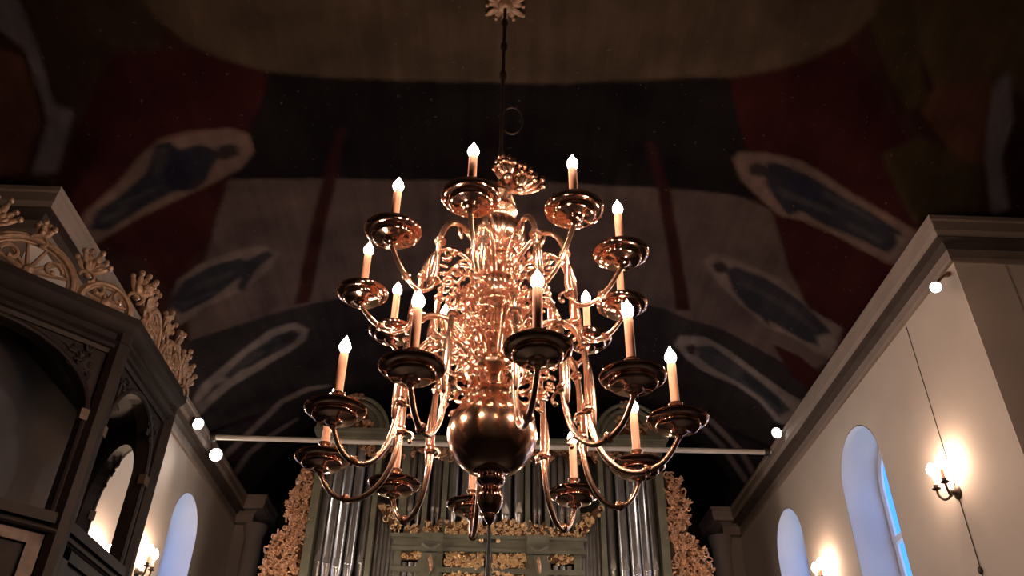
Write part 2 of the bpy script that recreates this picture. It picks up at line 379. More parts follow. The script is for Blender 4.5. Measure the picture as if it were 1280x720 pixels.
def smooth_noise(x, y, s, seed):
    r = np.random.RandomState(seed); v = 0
    for k in range(6):
        a = r.uniform(0, 2*PI); f = s*(1+.6*k); v = v+np.sin(f*(x*math.cos(a)+y*math.sin(a))+r.uniform(0, 6))/(1+k*.5)
    return v/3
def inpoly(px, py, poly):
    c = np.zeros(px.shape, bool); j = len(poly)-1
    for i in range(len(poly)):
        xi, yi = poly[i]; xj, yj = poly[j]
        if yi != yj:
            c ^= ((yi > py) != (yj > py)) & (px < (xj-xi)*(py-yi)/(yj-yi)+xi)
        j = i
    return c
xs = np.unique(np.concatenate([np.arange(-XT, -4.29, .3), np.arange(-4.272, 4.28, .024), np.arange(4.3, XT+.01, .3), [-3.6, 3.6, -XT, XT]]).round(4))
ys = np.unique(np.concatenate([np.arange(YB, 3.3, .3), np.arange(3.3, YE, .024), [YC, YE]]).round(4))
X, Y = np.meshgrid(xs, ys)
Z = zc(X, Y)
jx = X+.016*smooth_noise(X, Y, 3.5, 1); jy = Y+.016*smooth_noise(X, Y, 3.5, 2)
col = np.zeros(X.shape+(4,)); col[..., 3] = 1
for ox in (-.017, 0, .017):
    for oy in (-.017, 0, .017):
        c = np.zeros(X.shape+(3,)); c[:] = PAINT['base']
        for nm, poly in MURAL: c[inpoly(jx+ox, jy+oy, poly)] = PAINT[nm]
        col[..., :3] += c/9
nx = len(xs); ny = len(ys)
idx = np.arange(nx*ny).reshape(ny, nx)
cx = (xs[:-1]+xs[1:])/2; cy = (ys[:-1]+ys[1:])/2
ok = (cy[:, None] < YC) | (np.abs(cx)[None, :] < 3.6)
q = np.stack([idx[:-1, :-1], idx[1:, :-1], idx[1:, 1:], idx[:-1, 1:]], -1)[ok]
used = np.unique(q); remap = -np.ones(nx*ny, int); remap[used] = np.arange(len(used))
V = np.stack([X.ravel(), Y.ravel(), Z.ravel()+EYE], -1)[used]
me = bpy.data.meshes.new('ceiling'); me.from_pydata(V.tolist(), [], remap[q].tolist()); me.update()
at = me.color_attributes.new('paint', 'FLOAT_COLOR', 'POINT')
at.data.foreach_set('color', col.reshape(-1, 4)[used].ravel().astype(np.float32))
me.polygons.foreach_set('use_smooth', [True]*len(me.polygons))
m, nt, b = nmat('painted_vault_boards')
ca = nt.nodes.new('ShaderNodeVertexColor'); ca.layer_name = 'paint'
tc = nt.nodes.new('ShaderNodeTexCoord')
def noise(scale, detail, mapping=None):
    n = nt.nodes.new('ShaderNodeTexNoise'); n.inputs['Scale'].default_value = scale; n.inputs['Detail'].default_value = detail
    if mapping:
        mp = nt.nodes.new('ShaderNodeMapping'); mp.inputs['Scale'].default_value = mapping
        nt.links.new(tc.outputs['Object'], mp.inputs['Vector']); nt.links.new(mp.outputs[0], n.inputs['Vector'])
    else: nt.links.new(tc.outputs['Object'], n.inputs['Vector'])
    return n
def mix(kind, fac, a, b2):
    x = nt.nodes.new('ShaderNodeMix'); x.data_type = 'RGBA'; x.blend_type = kind
    if isinstance(fac, float): x.inputs[0].default_value = fac
    else: nt.links.new(fac, x.inputs[0])
    for s, i in ((a, 6), (b2, 7)):
        if isinstance(s, tuple): x.inputs[i].default_value = s
        else: nt.links.new(s, x.inputs[i])
    return x.outputs[2]
def ramp(src, p0, p1, c0, c1):
    r = nt.nodes.new('ShaderNodeValToRGB'); e = r.color_ramp.elements
    e[0].position = p0; e[1].position = p1; e[0].color = (*c0, 1); e[1].color = (*c1, 1)
    nt.links.new(src, r.inputs['Fac']); return r.outputs['Color']
wear = ramp(noise(2.3, 6).outputs['Fac'], .3, .7, (.72, .72, .72), (1.25, 1.2, 1.15))
planks = ramp(noise(1., 3, (9, .35, 9)).outputs['Fac'], .35, .65, (.86, .86, .86), (1.1, 1.1, 1.1))
c1 = mix('MULTIPLY', 1., ca.outputs['Color'], wear); c2 = mix('MULTIPLY', 1., c1, planks)
fl = ramp(noise(24, 2).outputs['Fac'], .715, .74, (0, 0, 0), (.7, .7, .7))       # flaked paint
fr = nt.nodes.new('ShaderNodeRGBToBW'); nt.links.new(fl, fr.inputs[0])
c3 = mix('MIX', fr.outputs[0], c2, (.075, .058, .05, 1))
nt.links.new(c3, b.inputs['Base Color']); b.inputs['Roughness'].default_value = .75
b.inputs['Specular IOR Level'].default_value = .0
me.materials.append(m)
ceil = bpy.data.objects.new('ceiling', me); C.objects.link(ceil); struct(ceil, 'shallow painted timber vault with saints in pale haloes')

def wall(name, mat, P0, U, N, u0, u1, z0, z1, ops=(), th=.42, label=None):
    mb = MB(); panel(mb, P0, U, N, u0, u1, z0+EYE, z1+EYE, [(a, b2, s+EYE, p+EYE, t+EYE) for a, b2, s, p, t in ops], th)
    return struct(mb.build(name, mat, smooth=False), label)
HB = -1.6
W1 = (7.15, 8.13, 1.0, 3.30, 3.77); W2 = (9.44, 10.40, 1.0, 3.30, 3.77)
wr = wall('wall_right', M['plaster'], (WX, 0), (0, 1), (1, 0), YC, YE, HB, 4.45, [W1, W2], label='pale plaster wall with two round-headed windows')
wl = wall('wall_left', M['plaster'], (-WX, 0), (0, 1), (-1, 0), YC, YE, HB, 4.45, [W2], label='pale plaster wall behind the carved box')
wall('wall_transept_right', M['plaster_lifted'], (0, YC), (1, 0), (0, 1), WX+.42, XT, HB, 4.45)
wall('wall_transept_left', M['plaster_lifted'], (0, YC), (1, 0), (0, 1), -XT, -WX-.42, HB, 4.45)
# the two wall ends that face the crossing
for sx, nm in ((1, 'wall_corner_right'), (-1, 'wall_corner_left')):
    mb = MB(); a, b2 = sorted((sx*WX, sx*(WX+.42)))
    mb.box((a, YC-.004, HB+EYE), (b2, YC, 4.45+EYE)); struct(mb.build(nm, M['plaster_lifted'], smooth=False))
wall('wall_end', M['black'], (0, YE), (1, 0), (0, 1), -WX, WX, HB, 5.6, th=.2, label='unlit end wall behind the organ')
wall('wall_back', M['box_back'], (0, YB), (1, 0), (0, -1), -XT, XT, HB, 5.6, th=.2)
wall('wall_side_right', M['box_back'], (XT, 0), (0, 1), (1, 0), YB, YC, HB, 5.6, th=.2)
wall('wall_side_left', M['box_back'], (-XT, 0), (0, 1), (-1, 0), YB, YC, HB, 5.6, th=.2)
mb = MB(); mb.box((-XT, YB, HB+EYE-.1), (XT, YE, HB+EYE)); struct(mb.build('floor', M['floor'], smooth=False), 'dark board floor')

# cornices, carried round the corner into the transept
prof = [(0, 4.07), (.028, 4.07), (.034, 4.10), (.030, 4.11), (.030, 4.19), (.055, 4.21), (.075, 4.225), (.150, 4.225), (.155, 4.25), (.168, 4.27),
        (.168, 4.36), (.185, 4.37), (.185, 4.41), (0, 4.41)]
prof = [(o, z+EYE) for o, z in prof]
for sx, nm in ((1, 'trim_right_cornice'), (-1, 'trim_left_cornice')):
    mb = MB(); sweep(mb, [(sx*XT, YC), (sx*WX, YC), (sx*WX, 12.0)], prof, 1 if sx > 0 else -1)
    cn = struct(mb.build(nm, M['cornice'], ang=30), 'grey-brown moulded cornice')
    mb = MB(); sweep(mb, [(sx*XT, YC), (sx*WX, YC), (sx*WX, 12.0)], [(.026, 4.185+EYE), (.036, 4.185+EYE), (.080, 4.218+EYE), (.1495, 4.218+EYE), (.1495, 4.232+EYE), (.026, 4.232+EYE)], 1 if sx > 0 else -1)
    mb.build('soffit_shade', M['soffit_shade'], cn, ang=30)  # dark strip laid under the overhang, groove shade put into its colour
# impost block and pier where each cornice meets the end wall
for sx, nm in ((1, 'right'), (-1, 'left')):
    mb = MB()
    p2 = [(o*1.25, z) for o, z in prof]
    sweep(mb, [(sx*WX, 11.75), (sx*(WX-.24), 11.75), (sx*(WX-.24), YE)], p2, 1 if sx > 0 else -1)
    a, b2 = sorted((sx*(WX-.24), sx*WX)); mb.box((a, 11.75, 4.07+EYE), (b2, YE, 4.41+EYE))
    struct(mb.build('trim_impost_'+nm, M['cornice'], ang=30))
    mb = MB(); mb.box((a+.0, 11.83, HB+EYE), (b2, YE, 4.07+EYE))
    mb.lathe([(.13, HB+EYE), (.13, 3.9+EYE), (.16, 3.98+EYE), (.17, 4.07+EYE)], 20, Matrix.Translation((sx*(WX-.30), 11.86, 0)))
    struct(mb.build('trim_pier_'+nm, M['plaster_dark'], ang=40))

# added dark boards below the sills, out of view, to darken the brass reflections
for sx, nm in ((1, 'trim_reflection_dark_right'), (-1, 'trim_reflection_dark_left')):
    mb = MB(); a, b2 = sorted((sx*(WX-.03), sx*(WX+.002))); mb.box((a, YC+.01, HB+EYE), (b2, 11.7, .90+EYE)); a, b2 = sorted((sx*(WX-.05), sx*(WX+.002))); mb.box((a, YC+.01, .90+EYE), (b2, 11.7, .95+EYE))
    struct(mb.build(nm, M['wood'], smooth=False), 'unseen dark boards added to darken the brass reflections')

# windows: splayed plaster lining, frame, pane, bar and handle in each niche
def window(name, sx, op, label):
    ua, ub, zs, zp, za = [op[0], op[1]]+[v+EYE for v in op[2:]]
    X0 = sx*(WX+.40); P0 = (X0, 0)
    mb = MB(); L = arch_line(P0, (0, 1), ua+.03, ub-.03, zs+.03, zp, za-.03)
    mb.tube(L+[L[0]], .03, 6)
    mid = (ua+ub)/2
    for z in (zp-.52, zp-1.3):
        mb.box((X0-.03, ua+.03, z-.03), (X0+.03, ub-.03, z+.03))
    fr = struct(mb.build(name, M['frame_white'], ang=50), label)
    g = MB(); L = arch_line(P0, (0, 1), ua+.02, ub-.02, zs+.02, zp, za-.02); g.add(L, [tuple(range(len(L)))])
    g.build('window_pane', M['glass'], fr, smooth=False)
    h = MB(); d = -sx
    h.box((min(X0, X0+d*.10), mid-.36, zp-.56), (max(X0, X0+d*.10), mid-.33, zp-.53)); h.ball((X0+d*.10, mid-.345, zp-.545), .028)
    h.tube([(X0+d*.09, mid-.345, zp-.545), (X0+d*.09, mid-.345, zp-.44)], .012, 6); h.ball((X0+d*.09, mid-.345, zp-.43), .02)
    h.build('window_handle', M['lamp_black'], fr)
    ln = MB()      # white lining of the niche
    LL = arch_line((sx*WX, 0), (0, 1), ua, ub, zs, zp, za); LR = [Vector((sx*(WX+.41), p.y, p.z)) for p in LL]
    c = Vector((0, mid, zp-1)); 
    def shr(p): return Vector((p.x, p.y+(c.y-p.y)*.012, p.z+(c.z-p.z)*.006))
    LL = [shr(p) for p in LL]; LR = [shr(p) for p in LR]; n = len(LL)
    ln.add(LL+LR, [(i, i+1, n+i+1, n+i) for i in range(n-1)]+[(0, n-1, 2*n-1, n)])
    ln.build('window_reveal', M['reveal'], fr, ang=60)
window('window_1', 1, W1, 'tall round-headed window with blue daylight, nearest on the right wall')
window('window_2', 1, W2, 'tall round-headed window between the far sconce and the organ on the right wall')
window('window_3', -1, W2, 'tall round-headed window on the left wall beside the organ')

# ------------------------------------------------------------------ tie bar
mb = MB(); mb.tube([W3(-3.47, 9.52, 4.36), W3(-1, 9.52, 4.35), W3(1, 9.52, 4.35), W3(3.47, 9.52, 4.36)], .032, 10)
tb = tag(mb.build('tie_bar', M['steel']), 'pale tie bar spanning the nave in front of the organ top', 'tie bar')
for sx in (-1, 1):
    k = MB(); k.lathe([(.05, -.03), (.055, 0), (.05, .03)], 14, Matrix.Translation(W3(sx*3.42, 9.52, 4.36)) @ Matrix.Rotation(PI/2, 4, 'Y'))
    k.build('end_collar', M['lamp_black'], tb)

# ------------------------------------------------------------------ chandelier
CX, CY = 0.0, 4.0; H0 = 1.40
ch = thing('chandelier', 'large two-tier brass chandelier with twenty lit candles hanging in the nave', 'chandelier', W3(CX, CY, H0))
def rel(L): return [(r, h-H0) for h, r in L]
shaft = [(3.66, .02), (3.63, .045), (3.60, .05), (3.575, .075), (3.55, .075), (3.53, .05), (3.49, .045), (3.47, .085), (3.44, .11), (3.41, .115), (3.385, .07), (3.36, .055),
         (3.335, .06), (3.32, .10), (3.28, .145), (3.22, .165), (3.16, .16), (3.11, .12), (3.085, .085), (3.06, .08), (3.045, .10), (3.02, .125), (2.98, .13), (2.955, .10),
         (2.93, .085), (2.90, .085), (2.88, .105), (2.85, .125), (2.81, .14), (2.77, .14), (2.74, .115), (2.72, .095), (2.705, .115), (2.68, .12), (2.665, .10), (2.64, .085),
         (2.60, .092), (2.55, .115), (2.50, .13), (2.46, .128), (2.43, .10), (2.415, .09), (2.405, .125), (2.385, .13), (2.37, .10), (2.34, .095), (2.32, .13), (2.29, .165),
         (2.26, .172), (2.23, .15), (2.205, .10), (2.18, .08), (2.155, .085), (2.14, .115), (2.12, .12), (2.105, .10), (2.09, .10)]
def flutes(z):
    h = z+H0
    if 2.45 < h < 2.62: return (16, .14)
    if 3.10 < h < 3.34: return (18, .12)
    if 2.76 < h < 2.90: return (14, .10)
    return None
mb = MB(); mb.lathe(rel(shaft), 64, flute=flutes); mb.build('shaft', M['brass'], ch, ang=55)
for h, r, n, br in ((3.05, .105, 14, .017), (2.695, .12, 16, .016), (2.395, .13, 18, .015), (2.13, .118, 14, .016), (2.99, .13, 18, .012), (2.27, .17, 22, .012)):
    bd = MB()
    for i in range(n): bd.ball((r*math.cos(2*PI*i/n), r*math.sin(2*PI*i/n), h-H0), br, 8, 6)
    bd.tube([(r*math.cos(2*PI*i/32), r*math.sin(2*PI*i/32), h-H0) for i in range(32)], br*.6, 6, closed=True)
    bd.build('bead_ring', M['brass'], ch)
g = [(.10, 2.105)]+[(.235*math.sin(a), 1.885+.225*math.cos(a)) for a in [PI*(.14+.72*i/26) for i in range(27)]]
mb = MB(); mb.lathe([(r, h-H0) for r, h in g], 56); mb.build('globe', M['globe'], ch, ang=60)
mb = MB(); mb.lathe(rel([(1.70, .085), (1.685, .10), (1.67, .075), (1.655, .068), (1.64, .074), (1.625, .074), (1.612, .06), (1.60, .05), (1.585, .052), (1.56, .064), (1.53, .068),
                         (1.50, .060), (1.475, .045), (1.46, .03), (1.45, .032), (1.43, .026), (1.41, .01), (1.40, .002)]), 32)
mb.build('pendant_knob', M['polished'], ch, ang=50)
mb = MB(); mb.tube([(0, 0, 3.60-H0), (0, 0, 5.48-H0)], .013, 10)
for h in (5.30, 5.02, 4.70): mb.lathe([(.014, h-H0-.05), (.026, h-H0-.015), (.026, h-H0+.015), (.014, h-H0+.05)], 12)
mb.build('hanging_rod', M['iron'], ch)
mb = MB(); mb.tube([(.07+.075*math.cos(a), .0, 4.24-H0+.13*math.sin(a)) for a in [2*PI*i/20 for i in range(20)]], .006, 6, closed=True)
mb.build('hanging_ring', M['iron'], ch)

# eagle on top of the shaft, wings raised
mb = MB()
mb.tube([(.02, 0, 2.15), (.04, -.01, 2.19), (.05, -.01, 2.26), (.045, -.01, 2.32), (.03, -.02, 2.36), (.005, -.05, 2.38)], [.03, .05, .058, .042, .03, .03], 12, 4)
mb.ball((.0, -.065, 2.385), (.034, .044, .032)); mb.leaf((-.005, -.095, 2.38), (-.01, -.145, 2.36), .015, (0, 0, 1), .9)
for sx in (-1, 1): mb.tube([(.045+sx*.035, -.02, 2.22), (.05+sx*.05, -.04, 2.18), (.05+sx*.045, -.04, 2.15)], [.03, .02, .022], 8)
for i in range(5): mb.leaf((.04, .02, 2.25), (.04+(i-2)*.035, .13, 2.14), .02, (0, 1, 1), .4)
eg = mb.build('eagle_finial', M['brass'], ch)
for base, angs, ln in (((.05, -.08, 2.25), [104, 88, 72, 120, 56, 136], .15), ((.13, -.05, 2.17), [80, 64, 48, 32, 16, 92], .17)):
    w = MB(); bx, by, bz = base
    w.ball(base, (.035, .03, .035))
    for i, a in enumerate(angs):
        a = math.radians(a); k = ln*(1-.08*(i % 3))
        w.leaf((bx, by+.012*i, bz), (bx+k*math.cos(a), by+.012*i-.03, bz+k*math.sin(a)), .025, (0, 1, 0), .35)
        w.ball((bx+k*math.cos(a), by+.012*i-.04, bz+k*math.sin(a)), (.017, .015, .024), 8, 6); w.ball((bx+.62*k*math.cos(a+.1), by-.05, bz+.62*k*math.sin(a+.1)), .018, 8, 6)
        w.leaf((bx, by-.02+.006*i, bz), (bx+.6*k*math.cos(a+.12), by-.05, bz+.6*k*math.sin(a+.12)), .02, (0, 1, 0), .5)
    w.build('wing', M['brass'], eg)

# shared pieces of an arm
def pan_mesh():
    m = MB(); m.lathe([(.003, -.062), (.014, -.058), (.018, -.048), (.012, -.040), (.030, -.036), (.042, -.028), (.044, -.016), (.050, -.012), (.092, -.008), (.104, -.004), (.112, .004), (.113, .014), (.109, .020),
                       (.122, .022), (.138, .026), (.150, .034), (.154, .044), (.151, .050), (.144, .048), (.128, .036), (.105, .028), (.07, .020), (.04, .016), (.022, .020), (.018, .03)], 40)
    return m
def cup_mesh():
    m = MB(); m.lathe([(.018, .015), (.026, .022), (.028, .03), (.017, .04), (.015, .052), (.024, .064), (.032, .08), (.031, .095), (.022, .105), (.021, .115), (.034, .124), (.036, .131), (.024, .133)], 20)
    return m
def candle_mesh(L):
    m = MB(); m.lathe([(.022, .128), (.0225, .13), (.0225, .13+L-.01), (.019, .13+L), (.010, .13+L+.002)], 14); return m
def bulb_mesh(z):
    m = MB(); m.lathe([(.010, z), (.018, z+.006), (.027, z+.02), (.030, z+.036), (.026, z+.054), (.016, z+.072), (.006, z+.090), (.001, z+.104)], 12); return m
protos = {}
def child(key, make, name, mat, parent, loc):
    if key not in protos:
        o = make().build(name, mat, parent, ang=40); protos[key] = o.data
    else:
        o = bpy.data.objects.new(name, protos[key]); C.objects.link(o); o.parent = parent
    o.location = loc; return o

LOWER = [(.955, -78.9), (.830, -116.2), (.952, -48.7), (.828, -158.1), (.960, -18.2), (.962, 163.1), (.851, 18.8), (.836, 131.9), (.857, 54.7), (.930, 97.0)]
UPPER = [(.824, -100.1), (.767, -137.4), (.839, -62.5), (.782, -29.6), (.797, 174.8), (.816, 142.8), (.765, 8.7), (.789, 41.2), (.816, 115.0), (.765, 77.3)]
LP = [(.09, 2.29), (.15, 2.40), (.23, 2.50), (.33, 2.54), (.425, 2.50), (.49, 2.39), (.515, 2.23), (.515, 2.05), (.525, 1.88), (.575, 1.72), (.66, 1.625), (.75, 1.598), (.84, 1.625), (.90, 1.68), (.95, 1.765)]
UP = [(.08, 2.86), (.13, 2.98), (.21, 3.085), (.31, 3.13), (.39, 3.085), (.44, 2.97), (.455, 2.83), (.455, 2.70), (.485, 2.59), (.555, 2.54), (.63, 2.555), (.70, 2.61), (.745, 2.67), (.785, 2.725)]
def arm(R, az, P, hp, rmax, clen):
    m = MB(); r5 = .5
    pts = [((r if r < r5 else r5+(r-r5)*(R-r5)/(rmax-r5)), 0, h-H0) for r, h in P]
    n = len(pts); rad = [.020-.007*i/(n-1) for i in range(n)]
    m.tube(pts, rad, 10, 5)
    def collar(i, t=.5, s=1.):
        p = Vector(pts[i]).lerp(Vector(pts[i+1]), t); d = (Vector(pts[i+1])-Vector(pts[i])).normalized()
        R3 = d.to_track_quat('Z', 'Y').to_matrix().to_4x4()
        m.lathe([(.012, -.03*s), (.024*s, -.02*s), (.018*s, -.012*s), (.034*s, -.006), (.034*s, .006), (.018*s, .012*s), (.024*s, .02*s), (.012, .03*s)], 12, Matrix.Translation(p) @ R3)
    collar(5, .3); collar(n-4, .4, .8); collar(7, .5, 1.1)
    # long acanthus leaf clasped to the falling part, and a small curl inside the bend
    a = Vector(pts[6]); b2 = Vector(pts[8]); m.leaf(a+Vector((.012, 0, .03)), b2+Vector((.02, 0, -.02)), .026, (1, 0, 0), .8)
    m.leaf(Vector(pts[3]), Vector(pts[3])+Vector((-.02, 0, -.10)), .02, (0, 1, 0), .5)
    cpt = Vector(pts[8])+Vector((-.055, 0, .035)); sp = []
    for i in range(12):
        t = i/11; q = -.4+4.6*t; rr = .055*(1-.65*t); sp.append(cpt+Vector((rr*math.cos(q), 0, rr*math.sin(q))))
    m.tube(sp, [.011*(1-.5*i/11) for i in range(12)], 7); m.ball(sp[-1], .014, 8, 6)
    o = m.build('arm', M['brass'], ch, ang=50); o.rotation_euler = (0, 0, math.radians(az))
    at = (R, 0, hp-H0)
    child('pan', pan_mesh, 'drip_pan', M['polished'], o, at)
    child('cup', cup_mesh, 'candle_cup', M['brass'], o, at)
    child(('candle', clen), lambda: candle_mesh(clen), 'candle', M['candle'], o, at)
    child(('bulb', clen), lambda: bulb_mesh(.13+clen), 'bulb', M['bulb'], o, at)
for R, az in LOWER: arm(R, az, LP, 1.81, .95, .235)
for R, az in UPPER: arm(R, az, UP, 2.77, .785, .200)

# openwork scroll brackets round the shaft
rb = random.Random(3)
def bracket_mesh(sc, flip):
    m = MB()
    def sp(c, r0, q0, turns, n=16, w=.013, sg=1):
        P = []
        for i in range(n):
            t = i/(n-1); q = q0+sg*turns*t; r = r0*(1-.72*t); P.append(Vector((c[0]+r*math.cos(q), 0, c[1]+r*math.sin(q))))
        m.tube([p*sc for p in P], [w*sc*(1-.4*i/(n-1)) for i in range(n)], 7); m.ball(P[-1]*sc, w*1.5*sc, 7, 5)
        return P[0]
    a = sp((.20, .06), .085, PI*.9, -5.2); b2 = sp((.17, -.10), .07, PI*.8, 5.0, sg=1); 
    m.tube([Vector((.07, 0, .17))*sc, Vector((.11, 0, .13))*sc, a*sc], .012*sc, 7, 3)
    m.tube([Vector((.06, 0, -.15))*sc, Vector((.09, 0, -.05))*sc, Vector((.115, 0, .02))*sc], .014*sc, 7, 3)
    for i in range(20):
        q = 2*PI*i/20; c = Vector((.20+.105*math.cos(q), rb.uniform(-.014, .014), .05+.115*math.sin(q)))*sc
        d = Vector((math.cos(q), rb.uniform(-.4, .4), math.sin(q)))
        m.leaf(c, c+d*.055*sc, .014*sc, (0, 1, 0), .7)
        if i % 2: m.ball(c+d*.03*sc, .015*sc, 7, 5)
    for i in range(12):
        q = 2*PI*i/12; c = Vector((.16+.085*math.cos(q), rb.uniform(-.014, .014), -.10+.09*math.sin(q)))*sc
        d = Vector((math.cos(q), rb.uniform(-.35, .35), math.sin(q))); m.leaf(c, c+d*.05*sc, .013*sc, (0, 1, 0), .7)
    return m
for i in range(8):
    for key, h, sc, off in (('u', 2.84, 1.0, 22.5), ('m', 2.60, .85, 22.5), ('l', 2.27, 1.1, 22.5)):
        o = child(('br', key), lambda: bracket_mesh(sc, 1), 'scroll_bracket', M['brass'], ch, (0, 0, h-H0))
        o.rotation_euler = (0, 0, math.radians(45*i+off))

# ------------------------------------------------------------------ ceiling rosette
ro = thing('ceiling_rosette', 'gilded flower rosette on the cream ceiling above the chandelier rod', 'rosette', W3(0, 4.0, 5.54))
mb = MB(); mb.lathe([(.06, .01), (.10, .0), (.09, -.02), (.06, -.03), (.055, -.05), (.035, -.07), (.016, -.075)], 24); mb.build('hub', M['gilt_dim'], ro)
for k in range(12):
    p = MB(); a = 2*PI*k/12; L = .165 if k % 2 else .14
    p.leaf((.05*math.cos(a), .05*math.sin(a), -.02), (L*math.cos(a), L*math.sin(a), -.015-.03*(k % 2)), .026, (0, 0, 1), .5)
    p.ball((L*math.cos(a), L*math.sin(a), -.03), .017, 8, 6)
    p.build('petal', M['gilt_dim'], ro)

# ------------------------------------------------------------------ organ
YO = 9.8
org = thing('pipe_organ', 'tall grey-green pipe organ with tin pipes and gilded carving at the nave end', 'pipe organ', W3(0, YO+.3, HB))
def o_rel(p): return (p[0], p[1]-YO-.3, p[2]-HB)
class OB(MB):
    def build(s, name, mat, parent=None, smooth=True, ang=42):
        s.v = [o_rel(p) for p in s.v]; return MB.build(s, name, mat, parent or org, smooth, ang)
def B(mb, x0, x1, h0, h1, y0, y1): mb.box((x0, y0, h0), (x1, y1, h1))
mb = OB(); B(mb, -2.05, 2.05, HB, 2.35, YO-.02, YO+.75); B(mb, -1.15, 1.15, 1.5, 2.35, YO-.32, YO-.02); B(mb, -1.22, 1.22, 2.30, 2.38, YO-.36, YO)
B(mb, -2.15, 2.15, 2.30, 2.40, YO-.12, YO+.78); mb.build('base_case', M['case'], smooth=False)
mb = OB(); B(mb, -2.10, 2.10, 2.40, 4.46, YO+.32, YO+.75); mb.build('rear_case', M['case_dark'], smooth=False)
# posts
for x, w, h1 in ((-2.12, .10, 4.55), (-1.40, .06, 4.55), (-1.06, .09, 4.50), (-.79, .06, 4.50), (-.56, .06, 4.50), (.46, .06, 4.50), (.70, .06, 4.50), (1.05, .09, 4.50), (1.37, .06, 4.55), (2.10, .10, 4.55)):
    mb = OB(); B(mb, x-w/2, x+w/2, 2.40, h1, YO-.03, YO+.32)
    B(mb, x-w/2-.012, x+w/2+.012, h1-.12, h1-.08, YO-.045, YO+.05); mb.build('post', M['case'], smooth=False)
# pipes
def pipe_mesh(r, hm, ht, foot):
    m = MB()
    m.lathe([(r*.25, hm-foot), (r, hm-.02), (r*1.01, hm), (r, hm+.01), (r, ht)], 18)
    m.prism([Vector((-r*.62, -r*.80, hm+.005)), Vector((r*.62, -r*.80, hm+.005)), Vector((r*.5, -r*.9, hm+.05)), Vector((0, -r*1.0, hm+r*2.2)), Vector((-r*.5, -r*.9, hm+.05))], Vector((0, 0, 0)), Vector((0, -r*.26, 0)))
    m.ball((0, -r*.9, hm+.0), (r*.7, r*.22, .018), 8, 5)
    return m
def pipes(xs_, r, hm, ht, foot, y=YO+.12, step=0, bow=0):
    n = len(xs_); mid = (n-1)/2
    for i, x in enumerate(xs_):
        k = abs(i-mid)/max(1, mid)
        m = pipe_mesh(r, hm+step*k, ht, foot+step*k); o = OB(); o.v = [tuple(Vector(p)+Vector((x, y-bow*(1-k*k), 0))) for p in m.v]; o.f = m.f
        o.build('pipe', M['tin'], ang=40)
def lin(a, b2, n): return [a+(b2-a)*i/(n-1) for i in range(n)]
pipes(lin(-2.0, -1.50, 5), .060, 2.88, 4.46, .45, bow=.16, step=.10)
pipes(lin(1.48, 1.98, 5), .060, 2.88, 4.46, .45, bow=.16, step=.10)
pipes(lin(-1.34, -1.14, 5), .024, 2.72, 3.66, .30)
pipes(lin(1.13, 1.32, 5), .024, 2.72, 3.66, .30)
pipes([-.98, -.88], .045, 3.62, 4.46, .20); pipes([-.70, -.64], .032, 3.62, 4.46, .2)
pipes(lin(-.46, .36, 6), .066, 3.58, 4.46, .17, step=.05)
pipes([.55, .61], .032, 3.62, 4.46, .2); pipes([.79, .88, .97], .042, 3.62, 4.46, .20)
pipes([-.98, -.90, -.83], .034, 2.62, 2.98, .2, y=YO+.02); pipes([.79, .87, .95], .034, 2.62, 2.98, .2, y=YO+.02)
# entablature, rails, consoles
mb = OB(); B(mb, -1.12, 1.12, 3.13, 3.27, YO-.06, YO+.30); B(mb, -1.15, 1.15, 3.25, 3.29, YO-.10, YO+.30); B(mb, -1.14, 1.14, 3.10, 3.14, YO-.08, YO+.30)
mb.build('entablature', M['case'], smooth=False)
mb = OB(); B(mb, -1.12, 1.12, 2.86, 2.92, YO-.05, YO+.20); mb.build('rail', M['case'], smooth=False)
mb = OB(); B(mb, -.50, .42, 2.42, 3.10, YO+.02, YO+.25); mb.build('back_panel', M['case_dark'], smooth=False)
for x in (-.67, .58):
    mb = OB(); B(mb, x-.11, x+.11, 2.40, 3.10, YO-.06, YO+.25); B(mb, x-.13, x+.13, 3.08, 3.30, YO-.12, YO+.25)
    mb.tube([(x-.10, YO-.13, 3.16), (x, YO-.15, 3.10), (x+.10, YO-.13, 3.16)], .02, 8, 4)
    mb.prism([Vector((x-.07, YO-.06, 3.06)), Vector((x+.07, YO-.06, 3.06)), Vector((x, YO-.06, 2.80))], Vector((0, 0, 0)), Vector((0, -.05, 0)))
    mb.build('console', M['case'], ang=30)
    mb = OB(); mb.ball((x, YO-.13, 2.98), (.025, .025, .03)); mb.ball((x+.01, YO-.13, 2.92), (.018, .02, .03)); mb.leaf((x, YO-.12, 3.05), (x+.02, YO-.13, 2.84), .02, (0, 1, 0)); mb.build('console_drop', M['gilt'])
rc = random.Random(11)
def carve(name, poly, n, size, depth, mat='gilt_bright', y=YO-.03, back=True):
    mb = OB()
    if back: mb.prism([Vector((u, y+.03, w)) for u, w in poly], Vector((0, 0, 0)), Vector((0, -.03, 0)))
    carving(mb, poly, lambda u, w, d: Vector((u, y-d, w)), n, size, depth, rc)
    o = mb.build(name, M[mat])
    if back:                                   # dark ground behind the relief
        o.data.materials.append(M['bronze'])
        for k in range(len(poly)+2): o.data.polygons[k].material_index = 1
def rect(a, b2, c, d): return [(a, c), (b2, c), (b2, d), (a, d)]
